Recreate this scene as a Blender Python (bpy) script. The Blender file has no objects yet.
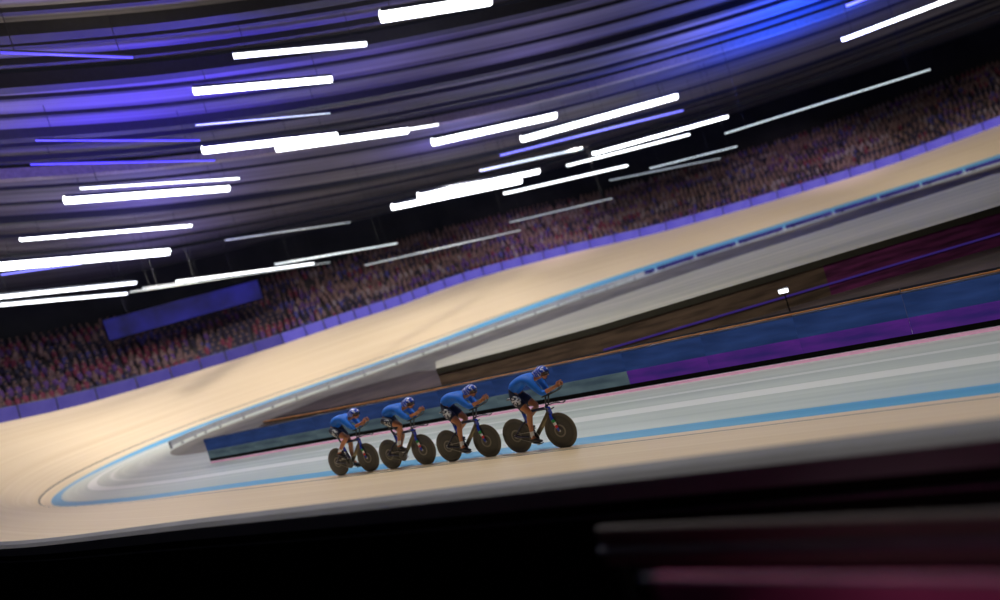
import bpy, bmesh, math, random
from mathutils import Vector, Matrix, Quaternion
R = math.radians
sc = bpy.context.scene
col = sc.collection
random.seed(7)

# ------------------------------------------------------------------ materials
def new_mat(name):
    m = bpy.data.materials.new(name); m.use_nodes = True
    nt = m.node_tree; b = nt.nodes['Principled BSDF']
    return m, nt, b
def mat(name, c, rough=0.5, metal=0.0, var=0.12, scale=6.0, emit=None, estr=0.0, stretch=(1, 1, 1), coat=0.0, alpha=1.0):
    """principled colour broken up by procedural noise"""
    m, nt, b = new_mat(name)
    tc = nt.nodes.new('ShaderNodeTexCoord'); mp = nt.nodes.new('ShaderNodeMapping')
    mp.inputs['Scale'].default_value = stretch
    nz = nt.nodes.new('ShaderNodeTexNoise'); nz.inputs['Scale'].default_value = scale; nz.inputs['Detail'].default_value = 4
    rp = nt.nodes.new('ShaderNodeValToRGB')
    rp.color_ramp.elements[0].position = .3; rp.color_ramp.elements[1].position = .7
    rp.color_ramp.elements[0].color = (*[x * (1 - var) for x in c], 1)
    rp.color_ramp.elements[1].color = (*[min(1, x * (1 + var)) for x in c], 1)
    nt.links.new(tc.outputs['Object'], mp.inputs['Vector']); nt.links.new(mp.outputs[0], nz.inputs['Vector'])
    nt.links.new(nz.outputs['Fac'], rp.inputs['Fac']); nt.links.new(rp.outputs[0], b.inputs['Base Color'])
    b.inputs['Roughness'].default_value = rough; b.inputs['Metallic'].default_value = metal
    if coat: b.inputs['Coat Weight'].default_value = coat
    if emit: b.inputs['Emission Color'].default_value = (*emit, 1); b.inputs['Emission Strength'].default_value = estr
    if alpha < 1: b.inputs['Alpha'].default_value = alpha
    return m
def led_mat(name, ca, cb, strength, scale, stretch):
    """a screen whose content is two colours mixed by noise"""
    m, nt, b = new_mat(name)
    tc = nt.nodes.new('ShaderNodeTexCoord'); mp = nt.nodes.new('ShaderNodeMapping'); mp.inputs['Scale'].default_value = stretch
    nz = nt.nodes.new('ShaderNodeTexNoise'); nz.inputs['Scale'].default_value = scale; nz.inputs['Detail'].default_value = 3
    rp = nt.nodes.new('ShaderNodeValToRGB')
    rp.color_ramp.elements[0].position = .35; rp.color_ramp.elements[1].position = .65
    rp.color_ramp.elements[0].color = (*ca, 1); rp.color_ramp.elements[1].color = (*cb, 1)
    nt.links.new(tc.outputs['Object'], mp.inputs[0]); nt.links.new(mp.outputs[0], nz.inputs['Vector'])
    nt.links.new(nz.outputs['Fac'], rp.inputs[0]); nt.links.new(rp.outputs[0], b.inputs['Emission Color'])
    b.inputs['Base Color'].default_value = (.02, .02, .03, 1); b.inputs['Emission Strength'].default_value = strength
    b.inputs['Roughness'].default_value = .9; b.inputs['Specular IOR Level'].default_value = .1
    return m
def uv_strip_mat(name, c1, c2, su, sv, rough, scale=1.0, line=None):
    """boards / lanes that run along the track: noise stretched along the u direction of the strip's UV map"""
    m, nt, b = new_mat(name)
    uv = nt.nodes.new('ShaderNodeUVMap'); uv.uv_map = 'UVMap'
    mp = nt.nodes.new('ShaderNodeMapping'); mp.inputs['Scale'].default_value = (su, sv, 1)
    nz = nt.nodes.new('ShaderNodeTexNoise'); nz.inputs['Scale'].default_value = scale; nz.inputs['Detail'].default_value = 5
    rp = nt.nodes.new('ShaderNodeValToRGB'); rp.color_ramp.elements[0].position = .32; rp.color_ramp.elements[1].position = .68
    rp.color_ramp.elements[0].color = (*c1, 1); rp.color_ramp.elements[1].color = (*c2, 1)
    nt.links.new(uv.outputs[0], mp.inputs[0]); nt.links.new(mp.outputs[0], nz.inputs['Vector'])
    nt.links.new(nz.outputs['Fac'], rp.inputs[0])
    out = rp.outputs[0]
    if line:                                     # painted lines and reflection bands at v = (lo, hi, colour)
        sx = nt.nodes.new('ShaderNodeSeparateXYZ'); nt.links.new(uv.outputs[0], sx.inputs[0])
        for lo, hi, c in line:
            g = nt.nodes.new('ShaderNodeMath'); g.operation = 'GREATER_THAN'; g.inputs[1].default_value = lo
            l = nt.nodes.new('ShaderNodeMath'); l.operation = 'LESS_THAN'; l.inputs[1].default_value = hi
            a = nt.nodes.new('ShaderNodeMath'); a.operation = 'MULTIPLY'
            nt.links.new(sx.outputs['Y'], g.inputs[0]); nt.links.new(sx.outputs['Y'], l.inputs[0])
            nt.links.new(g.outputs[0], a.inputs[0]); nt.links.new(l.outputs[0], a.inputs[1])
            mx = nt.nodes.new('ShaderNodeMix'); mx.data_type = 'RGBA'
            nt.links.new(a.outputs[0], mx.inputs['Factor']); nt.links.new(out, mx.inputs['A']); mx.inputs['B'].default_value = (*c, 1)
            out = mx.outputs['Result']
    nt.links.new(out, b.inputs['Base Color']); b.inputs['Roughness'].default_value = rough
    return m

M = {}
M['wood'] = uv_strip_mat('track_wood', (.74, .57, .37), (.84, .68, .48), .05, 6.0, .38, line=[(.80, .86, (.03, .03, .03))])
M['cote'] = uv_strip_mat('light_blue_paint', (.10, .36, .62), (.16, .44, .68), .08, 5.0, .4)
M['safety'] = uv_strip_mat('pale_grey_apron', (.46, .53, .51), (.62, .68, .65), .05, 3.0, .35, line=[(-1.5, -1.1, (.80, .83, .82)), (-2.25, -2.1, (.72, .76, .75))])  # both whitish bands put a reflected streak into the apron colour
M['infield'] = mat('infield_concrete', (.24, .22, .185), .6, var=.3, scale=.5)
M['grey_pad'] = mat('grey_padding', (.20, .20, .22), .6, var=.08, scale=2)
M['black'] = mat('matt_black', (.006, .006, .006), .7)
M['black'].node_tree.nodes['Principled BSDF'].inputs['Specular IOR Level'].default_value = .05
M['dark_deck'] = mat('dark_deck', (.012, .012, .011), .8, scale=1)
M['dark_deck'].node_tree.nodes['Principled BSDF'].inputs['Specular IOR Level'].default_value = .05
M['steel'] = mat('grey_steel', (.35, .36, .38), .35, .8)
M['dim_steel'] = mat('dim_steel', (.12, .12, .16), .4, .6)
M['white_paint'] = mat('white_paint', (.75, .75, .73), .5)
M['stand'] = mat('stand_concrete', (.05, .04, .042), .8, scale=.8)
M['wall'] = mat('dark_wall', (.018, .018, .020), .9, scale=.3, var=.4)
M['housing'] = mat('lamp_housing', (.10, .11, .13), .45, .4)
M['cable'] = mat('cable_black', (.02, .02, .02), .6)
for i, s in enumerate((9.0, 4.0, 1.3, .45)):
    M['lamp%d' % i] = mat('lamp_lens_%d' % i, (.9, .9, .9), .3, emit=(.93, .96, 1.0) if i < 2 else (.72, .84, .9), estr=s, var=.02)
M['blue_tube'] = mat('blue_light_tube', (.1, .1, .5), .3, emit=(.09, .06, .95), estr=1.3, var=.02)
M['royal_tube'] = mat('royal_light_tube', (.1, .1, .5), .3, emit=(.2, .2, 1.0), estr=2.5, var=.02)

# ------------------------------------------------------------------ helpers
def link_mesh(name, verts, faces, m, parent=None, smooth=False, mats=None, fmat=None, uvs=None):
    me = bpy.data.meshes.new(name); me.from_pydata([tuple(v) for v in verts], [], faces); me.update()
    for k in (mats or [m]): me.materials.append(k)
    if fmat: me.polygons.foreach_set('material_index', fmat)
    if smooth: me.polygons.foreach_set('use_smooth', [True] * len(faces))
    if uvs:
        l = me.uv_layers.new(name='UVMap')
        for lp in me.loops: l.data[lp.index].uv = uvs[lp.vertex_index]
    o = bpy.data.objects.new(name, me); col.objects.link(o)
    if parent: o.parent = parent
    return o
def bm_obj(name, bm, m, parent=None, smooth=False, mats=None):
    bmesh.ops.recalc_face_normals(bm, faces=bm.faces)
    me = bpy.data.meshes.new(name); bm.to_mesh(me); bm.free()
    for k in (mats or [m]): me.materials.append(k)
    if smooth: me.polygons.foreach_set('use_smooth', [True] * len(me.polygons))
    o = bpy.data.objects.new(name, me); col.objects.link(o)
    if parent: o.parent = parent
    return o
def thing(name, label, cat, loc=(0, 0, 0), rot=(0, 0, 0), group=None):
    o = bpy.data.objects.new(name, None); col.objects.link(o); o.empty_display_size = .2
    o.location = loc; o.rotation_euler = rot
    tag(o, label, cat, group); return o
def tag(o, label, cat, group=None):
    o['label'] = label; o['category'] = cat
    if group: o['group'] = group
    return o
def struct(o): o['kind'] = 'structure'; return o
def copy_tree(o, label=None):
    def rec(a, par):
        c = a.copy(); col.objects.link(c)
        if par: c.parent = par
        for ch in list(a.children): rec(ch, c)
        return c
    c = rec(o, None)
    if label: c['label'] = label
    return c
def frame_axes(d, ref=Vector((0, 1, 0))):
    d = d.normalized(); a = ref - d * ref.dot(d)
    if a.length < 1e-4: a = Vector((0, 0, 1)) - d * d.z
    a.normalize(); return a, d.cross(a)
def add_tube(bm, pts, r, n=10, ref=Vector((0, 1, 0)), cap=True, mi=None):
    """tube through pts; r is a list of (radius along ref, radius across) or floats. mi = material index per segment"""
    pts = [Vector(p) for p in pts]; rings = []
    for i, p in enumerate(pts):
        d = (pts[min(i + 1, len(pts) - 1)] - pts[max(i - 1, 0)])
        a, b = frame_axes(d, ref); rr = r[i] if isinstance(r, (list, tuple)) else r
        ra, rb = rr if isinstance(rr, (list, tuple)) else (rr, rr)
        rings.append([bm.verts.new(p + a * ra * math.cos(2 * math.pi * k / n) + b * rb * math.sin(2 * math.pi * k / n)) for k in range(n)])
    for i in range(len(rings) - 1):
        for k in range(n):
            f = bm.faces.new((rings[i][k], rings[i][(k + 1) % n], rings[i + 1][(k + 1) % n], rings[i + 1][k]))
            if mi: f.material_index = mi[i]
    if cap:
        f = bm.faces.new(rings[0][::-1]);  f.material_index = mi[0] if mi else 0
        f = bm.faces.new(rings[-1]); f.material_index = mi[-1] if mi else 0
def add_box(bm, c, s, rot=None, bev=0.0):
    r = bmesh.ops.create_cube(bm, size=1.0); vs = r['verts']
    mtx = Matrix.Translation(Vector(c)) @ (rot.to_4x4() if rot else Matrix.Identity(4)) @ Matrix.Diagonal((*s, 1))
    bmesh.ops.transform(bm, matrix=mtx, verts=vs)
    if bev:
        es = list({e for v in vs for e in v.link_edges})
        bmesh.ops.bevel(bm, geom=es, offset=bev, segments=2, affect='EDGES', profile=.5)
def add_lathe(bm, prof, n=48, axis='Y', c=(0, 0, 0)):
    """prof: list of (radius, offset along axis)"""
    rings = []; c = Vector(c)
    for r, t in prof:
        ring = []
        for k in range(n):
            a = 2 * math.pi * k / n
            v = Vector((r * math.cos(a), t, r * math.sin(a))) if axis == 'Y' else Vector((r * math.cos(a), r * math.sin(a), t))
            ring.append(bm.verts.new(c + v))
        rings.append(ring)
    for i in range(len(rings) - 1):
        for k in range(n): bm.faces.new((rings[i][k], rings[i][(k + 1) % n], rings[i + 1][(k + 1) % n], rings[i + 1][k]))
    bm.faces.new(rings[0]); bm.faces.new(rings[-1][::-1])
def skin(nodes, edges, root, sub=2):
    """continuous skinned surface along a skeleton; returns an evaluated mesh"""
    names = list(nodes); idx = {k: i for i, k in enumerate(names)}
    me = bpy.data.meshes.new('sk'); me.from_pydata([nodes[k][0] for k in names], [(idx[a], idx[b]) for a, b in edges], [])
    o = bpy.data.objects.new('sk', me); col.objects.link(o)
    m = o.modifiers.new('s', 'SKIN'); m.use_smooth_shade = True; m.branch_smoothing = .6
    for k in names:
        v = me.skin_vertices[0].data[idx[k]]; r = nodes[k][1]
        v.radius = r if isinstance(r, tuple) else (r, r); v.use_root = (k == root)
    d = o.modifiers.new('d', 'SUBSURF'); d.levels = d.render_levels = sub
    dg = bpy.context.evaluated_depsgraph_get(); dg.update()
    ev = bpy.data.meshes.new_from_object(o.evaluated_get(dg))
    bpy.data.objects.remove(o); bpy.data.meshes.remove(me)
    return ev
def mesh_obj(name, meshes, m, parent, mats=None):
    bm = bmesh.new()
    for x in meshes: bm.from_mesh(x); bpy.data.meshes.remove(x)
    return bm_obj(name, bm, m, parent, True, mats)

# ------------------------------------------------------------------ the velodrome: one closed loop
CT = [(50, -25.1, 1.8), (40, -25.1, 1.6), (30, -25.1, 1.4), (20, -25.1, 1.15), (10, -25.1, 1.0), (2, -25.1, 1.8), (-6, -24.3, 3.4),
      (-12, -21, 4.66), (-14.5, -15, 4.1), (-12.5, -8.5, 3.95), (-8, -2, 4.08), (-4.5, 4, 4.15), (-1, 10.5, 4.45), (4.5, 17.5, 4.08),
      (13, 25, 3.2), (24, 32, 2.78), (34, 38, 2.7), (45, 43.5, 3.3), (58, 47, 4.0), (72, 44, 4.5), (82, 32, 4.7), (86, 15, 4.7),
      (82, -4, 4.5), (72, -18, 3.2), (62, -24, 1.7)]
NC = len(CT)
def loop(t):
    """point, outward normal and outer edge height at control parameter t (closed Catmull-Rom)"""
    i = math.floor(t); f = t - i
    p = [Vector(CT[(i + k) % NC]) for k in (-1, 0, 1, 2)]
    q = .5 * ((2 * p[1]) + (-p[0] + p[2]) * f + (2 * p[0] - 5 * p[1] + 4 * p[2] - p[3]) * f * f + (-p[0] + 3 * p[1] - 3 * p[2] + p[3]) * f ** 3)
    d = .5 * ((-p[0] + p[2]) + 2 * (2 * p[0] - 5 * p[1] + 4 * p[2] - p[3]) * f + 3 * (-p[0] + 3 * p[1] - 3 * p[2] + p[3]) * f * f)
    tn = Vector((d.x, d.y, 0)).normalized(); n = Vector((tn.y, -tn.x, 0)) * -1
    return Vector((q.x, q.y, 0)), n, q.z
VO = 6.4
def far_side(t):
    a = max(0, min(1, (t % NC - 6.5) / 2)) * max(0, min(1, (20 - t % NC) / 2)); return a * a * (3 - 2 * a)
def at(t, v, dz=0.0):
    """point at distance v outward from the inner edge (banked surface); beyond the edge it stays at rim height"""
    p, n, zo = loop(t)
    k = far_side(t)
    z = zo * (k * min(1, max(0, v) / VO) + (1 - k) * min(1, max(0, v - .5) / (VO - .5)))
    return p + n * v + Vector((0, 0, z + dz))
def strip(name, t0, t1, prof, m, step=.1, parent=None, smooth=True):
    """ribbon swept along the loop; prof = list of (v, dz)"""
    N = int(round((t1 - t0) / step)); V = []; U = []; F = []; u = 0; last = None; w = len(prof)
    for i in range(N + 1):
        t = t0 + (t1 - t0) * i / N
        a = at(t, prof[0][0]); u += (a - last).length if last else 0; last = a
        bw = .42 + .65 * far_side(t) * max(0, min(1, (t % NC - 10.5) / 3.5))                     # the painted blue band is wider where the far bend is steeper
        for v, dz in prof:
            if v == .6: v = bw
            V.append(at(t, v, dz)); U.append((u, v))
    for i in range(N):
        for k in range(w - 1): F.append((i * w + k, i * w + k + 1, (i + 1) * w + k + 1, (i + 1) * w + k))
    return link_mesh(name, V, F, m, parent, smooth, uvs=U)
struct(strip('track_surface', 0, NC, [(.6 + (5.8 * k / 6 if k < 6 else 5.8), 0) for k in range(7)], M['wood']))
struct(strip('track_blue_band', 0, NC, [(0, 0), (.6, 0)], M['cote']))
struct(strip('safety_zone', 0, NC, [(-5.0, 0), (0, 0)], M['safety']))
fl = [at(NC * k / 120, -4.9, -.005) for k in range(120)]
cen = sum(fl, Vector()) / 120
struct(link_mesh('floor', fl + [cen], [(k, (k + 1) % 120, 120) for k in range(120)], M['infield']))

# ------------------------------------------------------------------ near barrier and the dark stand the camera looks from
b = thing('outer_barrier', 'long grey padded barrier along the near rim of the track, black below', 'barrier', (0, 0, 0))
def offset_prof(name, t0, t1, prof, m, parent, step=.05):
    """sweep a closed profile of (v beyond the rim, absolute z offset from rim)"""
    N = max(2, int(round((t1 - t0) / step))); w = len(prof); V = []; F = []
    for i in range(N + 1):
        t = t0 + (t1 - t0) * i / N
        for v, dz in prof: V.append(at(t, v, dz))
    for i in range(N):
        for k in range(w): F.append((i * w + k, i * w + (k + 1) % w, (i + 1) * w + (k + 1) % w, (i + 1) * w + k))
    F.append(tuple(range(w))); F.append(tuple(range(N * w, N * w + w))[::-1])
    return link_mesh(name, V, F, m, parent)
offset_prof('board', .3, 4.4, [(6.42, -.1), (6.42, .52), (6.50, .52), (6.50, -.1)], M['white_paint'], b)
offset_prof('padded_coping', .3, 4.4, [(6.40, .50), (6.44, .58), (6.60, .58), (6.68, .54), (6.70, .39), (6.50, .37)], M['grey_pad'], b)
offset_prof('black_skirt', .3, 4.4, [(6.52, .39), (6.68, .39), (6.70, -2.0), (6.52, -2.0)], M['black'], b)
offset_prof('skirt_trim', .3, 4.4, [(6.70, .29), (6.725, .29), (6.725, .27), (6.70, .27)], M['dim_steel'], b)
struct(link_mesh('floor_stand', [(-5, -31.9, -.8), (60, -31.9, -.8), (60, -46, -.8), (-5, -46, -.8)], [(0, 1, 2, 3)], M['dark_deck']))
# dim things close to the camera
M['magenta'] = mat('dim_magenta_cloth', (.55, .06, .22), .7, var=.2, scale=3)
M['brown_rail'] = mat('brown_grey_rail', (.06, .042, .042), .7, var=.2, scale=2)
pb = thing('parapet_panel', 'dim magenta panel with a pale top edge at the bottom right', 'panel', (26.95, -34.0, -.8))
bm = bmesh.new(); add_box(bm, (2.0, 0, 1.595), (4.0, .05, 3.19), bev=.01); bm_obj('cloth_panel', bm, M['magenta'], pb)
bm = bmesh.new(); add_tube(bm, [(-.05, -.01, 3.185), (4.05, -.01, 3.185)], .010, 12); bm_obj('top_rail', bm, M['dim_steel'], pb, True)
hr = thing('handrail', 'dark brown-grey double handrail in the shadow between magenta panel and barrier', 'handrail', (26.3, -33.2, -.8))
bm = bmesh.new(); add_box(bm, (2.4, 0, 2.88), (4.8, .06, .22), bev=.02); bm_obj('board', bm, M['brown_rail'], hr)
bm = bmesh.new(); add_tube(bm, [(0, -.045, 2.87), (4.8, -.045, 2.90)], .018, 12); bm_obj('pipe', bm, M['dim_steel'], hr, True)
for x in (.05, 2.4, 4.75):
    bm = bmesh.new(); add_tube(bm, [(x, .06, 0), (x, .06, 2.95)], .025, 10); bm_obj('post', bm, M['black'], hr, True)

# ------------------------------------------------------------------ infield: fence, pit counters, raised platform
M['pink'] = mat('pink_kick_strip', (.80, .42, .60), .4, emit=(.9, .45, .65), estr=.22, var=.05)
M['fence_purple'] = led_mat('purple_led_board', (.03, .012, .15), (.10, .015, .24), .6, 1.2, (.7, .7, 3.5))
M['fence_navy'] = led_mat('navy_led_board', (.008, .03, .12), (.02, .055, .20), .55, 1.2, (.7, .7, 4))
M['fence_teal'] = led_mat('dark_teal_board', (.03, .05, .065), (.08, .12, .13), .8, 1.2, (.6, .6, 3))
def between(p, q): return (q - p), (p + q) / 2
pts = []
t = 0.6
while t < 5.1:
    pts.append(at(t, -3.0)); t += .2 if t < 4 else .22
for i in range(len(pts) - 1):
    d, c = between(pts[i], pts[i + 1]); L = d.length; x = c.x
    right = x > 22.3
    o = thing('infield_fence_panel', 'purple and navy lit board of the infield fence, right of the riders' if right else
              'dark navy and teal board of the infield fence, beside or left of the riders', 'fence panel', (c.x, c.y, 0),
              (0, 0, math.atan2(d.y, d.x)), 'purple infield fence boards' if right else 'navy infield fence boards')
    bm = bmesh.new(); add_box(bm, (0, 0, .03), (L, .07, .06), bev=.006); bm_obj('kick_strip', bm, M['pink'], o)
    bm = bmesh.new(); add_box(bm, (0, 0, .14), (L, .05, .12)); bm_obj('dark_base', bm, M['black'], o)
    bm = bmesh.new(); add_box(bm, (0, 0, .36), (L - .004, .045, .34), bev=.003); bm_obj('lower_board', bm, M['fence_purple'] if right else M['fence_teal'], o)
    bm = bmesh.new(); add_box(bm, (0, 0, .78), (L - .004, .045, .48), bev=.003); bm_obj('upper_board', bm, M['fence_navy'], o)
    bm = bmesh.new(); add_tube(bm, [(-L / 2, 0, 1.04), (L / 2, 0, 1.04)], .02, 10); bm_obj('top_rail', bm, M['dim_steel'], o, True)
M['orange'] = mat('orange_rail', (.50, .20, .05), .5, var=.25, scale=2)
M['pit_blue'] = mat('navy_cloth', (.02, .05, .16), .7, var=.6, scale=1.5, stretch=(1, 1, 3))
M['pit_brown'] = mat('brown_cloth', (.17, .11, .07), .8, var=.5, scale=1.2, stretch=(.6, .6, 5))
M['pit_red'] = mat('dark_magenta_cloth', (.20, .03, .13), .8, var=.7, scale=1.2, stretch=(.6, .6, 5))
M['platform'] = uv_strip_mat('platform_top', (.40, .39, .30), (.60, .56, .43), .08, 1.2, .6)
CN = [(4, -19.6), (8, -20.1), (12, -20.4), (16, -20.6), (20, -20.6), (24, -20.6), (28, -20.6), (32, -20.6), (36, -20.6)]
for i in range(len(CN) - 1):
    a, q = Vector((*CN[i], 0)), Vector((*CN[i + 1], 0)); d, c = between(a, q); L = d.length
    o = thing('pit_counter', 'team pit counter with orange top rail behind the infield fence', 'counter', (c.x, c.y, 0), (0, 0, math.atan2(d.y, d.x)), 'pit counters with orange rails')
    bm = bmesh.new(); add_box(bm, (0, 0, .40), (L - .04, .55, .76), bev=.02); bm_obj('cloth_skirt', bm, M['pit_blue'] if i > 3 else M['pit_brown'], o)
    bm = bmesh.new(); add_box(bm, (0, 0, .80), (L - .02, .62, .04), bev=.01); bm_obj('top', bm, M['black'], o)
    bm = bmesh.new(); add_box(bm, (0, -.30, .845), (L - .02, .05, .06), bev=.01); bm_obj('rail', bm, M['orange'], o)
    for x in (-L / 2 + .1, L / 2 - .1):
        bm = bmesh.new(); add_box(bm, (x, 0, .02), (.06, .5, .04)); bm_obj('foot', bm, M['black'], o)
LO = [(13.2, -18.6), (16, -18.3), (19.5, -17.6), (22.5, -16.2), (26.2, -14.5), (31, -12.2), (40, -8), (50, -3)]
HI = [(11.5, -16.5), (14.6, -12.4), (18.0, -8.0), (22, -4.6), (26, -1.9), (33.5, 3.4), (43, 9.5), (52, 14)]
M['violet_dim'] = mat('dim_violet_tube', (.05, .03, .2), .4, emit=(.10, .05, .45), estr=.22)
pf = thing('platform', 'long raised pale grey platform with a dark skirt in the middle of the infield', 'platform')
V = [(x, y, 1.2) for x, y in LO] + [(x, y, 1.2) for x, y in HI] + [(x, y, 1.1) for x, y in LO] + [(x, y, 1.1) for x, y in HI]
n = len(LO); F = []
for i in range(n - 1): F += [(i, i + 1, n + i + 1, n + i), (2 * n + i, 3 * n + i, 3 * n + i + 1, 2 * n + i + 1), (i, 2 * n + i, 2 * n + i + 1, i + 1), (n + i, n + i + 1, 3 * n + i + 1, 3 * n + i)]
F += [(0, n, 3 * n, 2 * n), (n - 1, 3 * n - 1, 4 * n - 1, 2 * n - 1)]
link_mesh('deck', V, F, M['platform'], pf, uvs=[((i % n) * 4.0, (i // n % 2) * 8.0) for i in range(4 * n)])
M['olive_edge'] = mat('dark_olive_edge', (.06, .055, .035), .7)
def wall_ribbon(name, pl, z0, z1, m, parent, off=0.0, th=.05):
    V = []; F = []
    for i, (x, y) in enumerate(pl):
        d = Vector((pl[min(i + 1, len(pl) - 1)][0] - pl[max(i - 1, 0)][0], pl[min(i + 1, len(pl) - 1)][1] - pl[max(i - 1, 0)][1], 0)).normalized()
        nn = Vector((d.y, -d.x, 0)); p = Vector((x, y, 0)) + nn * off
        V += [p + Vector((0, 0, z0)), p + Vector((0, 0, z1)), p - nn * th + Vector((0, 0, z1)), p - nn * th + Vector((0, 0, z0))]
    for i in range(len(pl) - 1):
        for k in range(4): F.append((4 * i + k, 4 * i + (k + 1) % 4, 4 * i + 4 + (k + 1) % 4, 4 * i + 4 + k))
    F += [(0, 1, 2, 3), (4 * len(pl) - 1, 4 * len(pl) - 2, 4 * len(pl) - 3, 4 * len(pl) - 4)]
    return link_mesh(name, V, F, m, parent)
wall_ribbon('edge_beam', LO, .98, 1.19, M['olive_edge'], pf, .03)
wall_ribbon('brown_skirt', LO[:5], 0, .98, M['pit_brown'], pf, 0)
wall_ribbon('magenta_skirt', LO[4:], 0, .98, M['pit_red'], pf, 0)
wall_ribbon('light_strip', LO[2:6], .34, .40, M['violet_dim'], pf, .03, .03)
wall_ribbon('back_skirt', HI, 0, 1.1, M['pit_brown'], pf, 0)
cp = link_mesh('pit_dark_sheet', [(x, y + .45, .008) for x, y in CN] + [(36, -10.5, .008), (31, -12.3, .008), (26.2, -14.6, .008), (22.5, -16.3, .008), (19.5, -17.7, .008), (16, -18.4, .008), (13, -16.5, .008), (10, -12.5, .008), (4, -9.5, .008), (-2, -11, .008), (-3, -15, .008), (0, -18.4, .008)], [tuple(range(21))], None, mats=[mat('plum_sheet', (.075, .05, .045), .9, var=.4, scale=.6)])  # dark sheet added to darken the floor the spots light up
tag(cp, 'dark brown sheet added to darken the floor between the pit counters and the raised platform', 'dark sheet')
ft = thing('floodlight', 'tiny white floodlight on a short stand in front of the raised platform', 'lamp', (25.2, -16.6, 0))
bm = bmesh.new(); add_tube(bm, [(0, 0, 0), (0, 0, .72)], .02, 8); bm_obj('pole', bm, M['black'], ft, True)
bm = bmesh.new(); add_box(bm, (0, 0, .8), (.30, .12, .16), bev=.02); bm_obj('housing', bm, M['housing'], ft)
bm = bmesh.new(); add_box(bm, (0, -.065, .8), (.26, .02, .11), bev=.005); bm_obj('lens', bm, M['lamp1'], ft)
bm = bmesh.new(); add_box(bm, (0, 0, .01), (.4, .4, .02)); bm_obj('base', bm, M['black'], ft)
# low white rail on the far and left side of the infield
fr = thing('infield_rail', 'low whitish rail curving along the inside of the far bend', 'rail')
offs = [at(7.2 + .1 * k, -4.6) for k in range(62)]
wall_ribbon('rail_board', [(p.x, p.y) for p in offs][::-1], .12, .46, M['white_paint'], fr, 0, .05)
for k in range(0, 62, 3):
    bm = bmesh.new(); add_box(bm, (offs[k].x, offs[k].y, .22), (.08, .08, .44)); bm_obj('post', bm, M['dim_steel'], fr)
# dark navy strip between rail and platform: low navy mats beside the far apron
M['navy_mat'] = led_mat('navy_violet_board', (.02, .018, .10), (.05, .03, .22), .9, .5, (1, 1, 2))
for k in range(14):
    t = 12.4 + k * .36; p0, p1 = at(t, -3.2), at(t + .34, -3.2); d, c = between(p0, p1)
    o = thing('apron_board', 'low dark violet board lying along the inner apron of the far straight', 'board', (c.x, c.y, 0), (0, 0, math.atan2(d.y, d.x)), 'dark boards on the far apron')
    bm = bmesh.new(); add_box(bm, (0, 0, .22), (d.length - .03, .06, .36), bev=.01); bm_obj('face', bm, M['navy_mat'], o)
    for x in (-.35, .35):
        bm = bmesh.new(); add_box(bm, (x * d.length, -.1, .10), (.05, .40, .06)); add_box(bm, (x * d.length, -.1, .035), (.05, .40, .07)); bm_obj('foot', bm, M['black'], o)

# ------------------------------------------------------------------ far rim: violet LED boards, grandstand, crowd
M['violet_led'] = led_mat('violet_led', (.075, .055, .46), (.20, .17, .62), .9, .35, (1, 1, 1))
M['violet_led_dim'] = led_mat('violet_led_dim', (.045, .035, .26), (.12, .09, .40), .75, .35, (1, 1, 1))
t = 6.4
while t < 19:
    p0, p1 = at(t, 6.55), at(t + .23, 6.55); d, c = between(p0, p1); L = d.length - .06
    o = thing('led_board', 'violet glowing LED board on the rim of the far banking', 'sign board', c, (0, -math.asin(max(-1, min(1, d.z / L))), math.atan2(d.y, d.x)), 'violet LED boards on the far rim')
    bm = bmesh.new(); add_box(bm, (0, 0, .42), (L - .02, .12, 1.08), bev=.01); bm_obj('cabinet', bm, M['housing'], o)
    bm = bmesh.new(); add_box(bm, (0, .07, .43), (L - .06, .03, .96), bev=.004); add_box(bm, (0, -.07, .43), (L - .06, .03, .96), bev=.004); bm_obj('screen', bm, M['violet_led'] if t > 9.2 else M['violet_led_dim'], o)
    t += .23
ROWS, RD, RH = 15, .85, .43
prof = [(6.8, -.15), (7.6, -.15)]
for k in range(ROWS): prof += [(7.6 + k * RD, .35 + k * RH), (7.6 + (k + 1) * RD, .35 + k * RH)]
TOPV = 7.6 + ROWS * RD
struct(strip('grandstand', 6.2, 19.2, prof, M['stand'], smooth=False))
def rimz(t): return loop(t)[2]
V = []; F = []
ts = [6.0 + .1 * k for k in range(136)]
for t in ts:
    p = at(t, TOPV + .05); V += [Vector((p.x, p.y, 0)), Vector((p.x, p.y, 15.4))]
for i in range(len(ts) - 1): F.append((2 * i, 2 * i + 1, 2 * i + 3, 2 * i + 2))
w = link_mesh('wall_far', V, F, M['wall'], smooth=True); struct(w)

# crowd: a smear of spectators nobody could count, low people sitting row by row
CC = [(.16, .09, .09), (.22, .13, .13), (.12, .05, .20), (.04, .03, .06), (.18, .03, .06), (.26, .20, .22), (.07, .06, .24), (.22, .13, .12)]
cm = [mat('crowd_cloth_%d' % i, c, .8, var=.25, scale=3) for i, c in enumerate(CC)]
skinm = mat('crowd_skin', (.26, .15, .12), .6)
hairm = mat('crowd_hair', (.03, .02, .015), .6)
V = []; F = []; FM = []
def ring(c, rx, ry, z, ax, ay, n=7):
    b0 = len(V)
    for k in range(n):
        a = 2 * math.pi * k / n; V.append(c + ax * rx * math.cos(a) + ay * ry * math.sin(a) + Vector((0, 0, z)))
    return b0
def loft(b0, b1, mi, n=7):
    for k in range(n): F.append((b0 + k, b0 + (k + 1) % n, b1 + (k + 1) % n, b1 + k)); FM.append(mi)
def cap(b0, mi, n=7): F.append(tuple(range(b0, b0 + n))); FM.append(mi)
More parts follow.
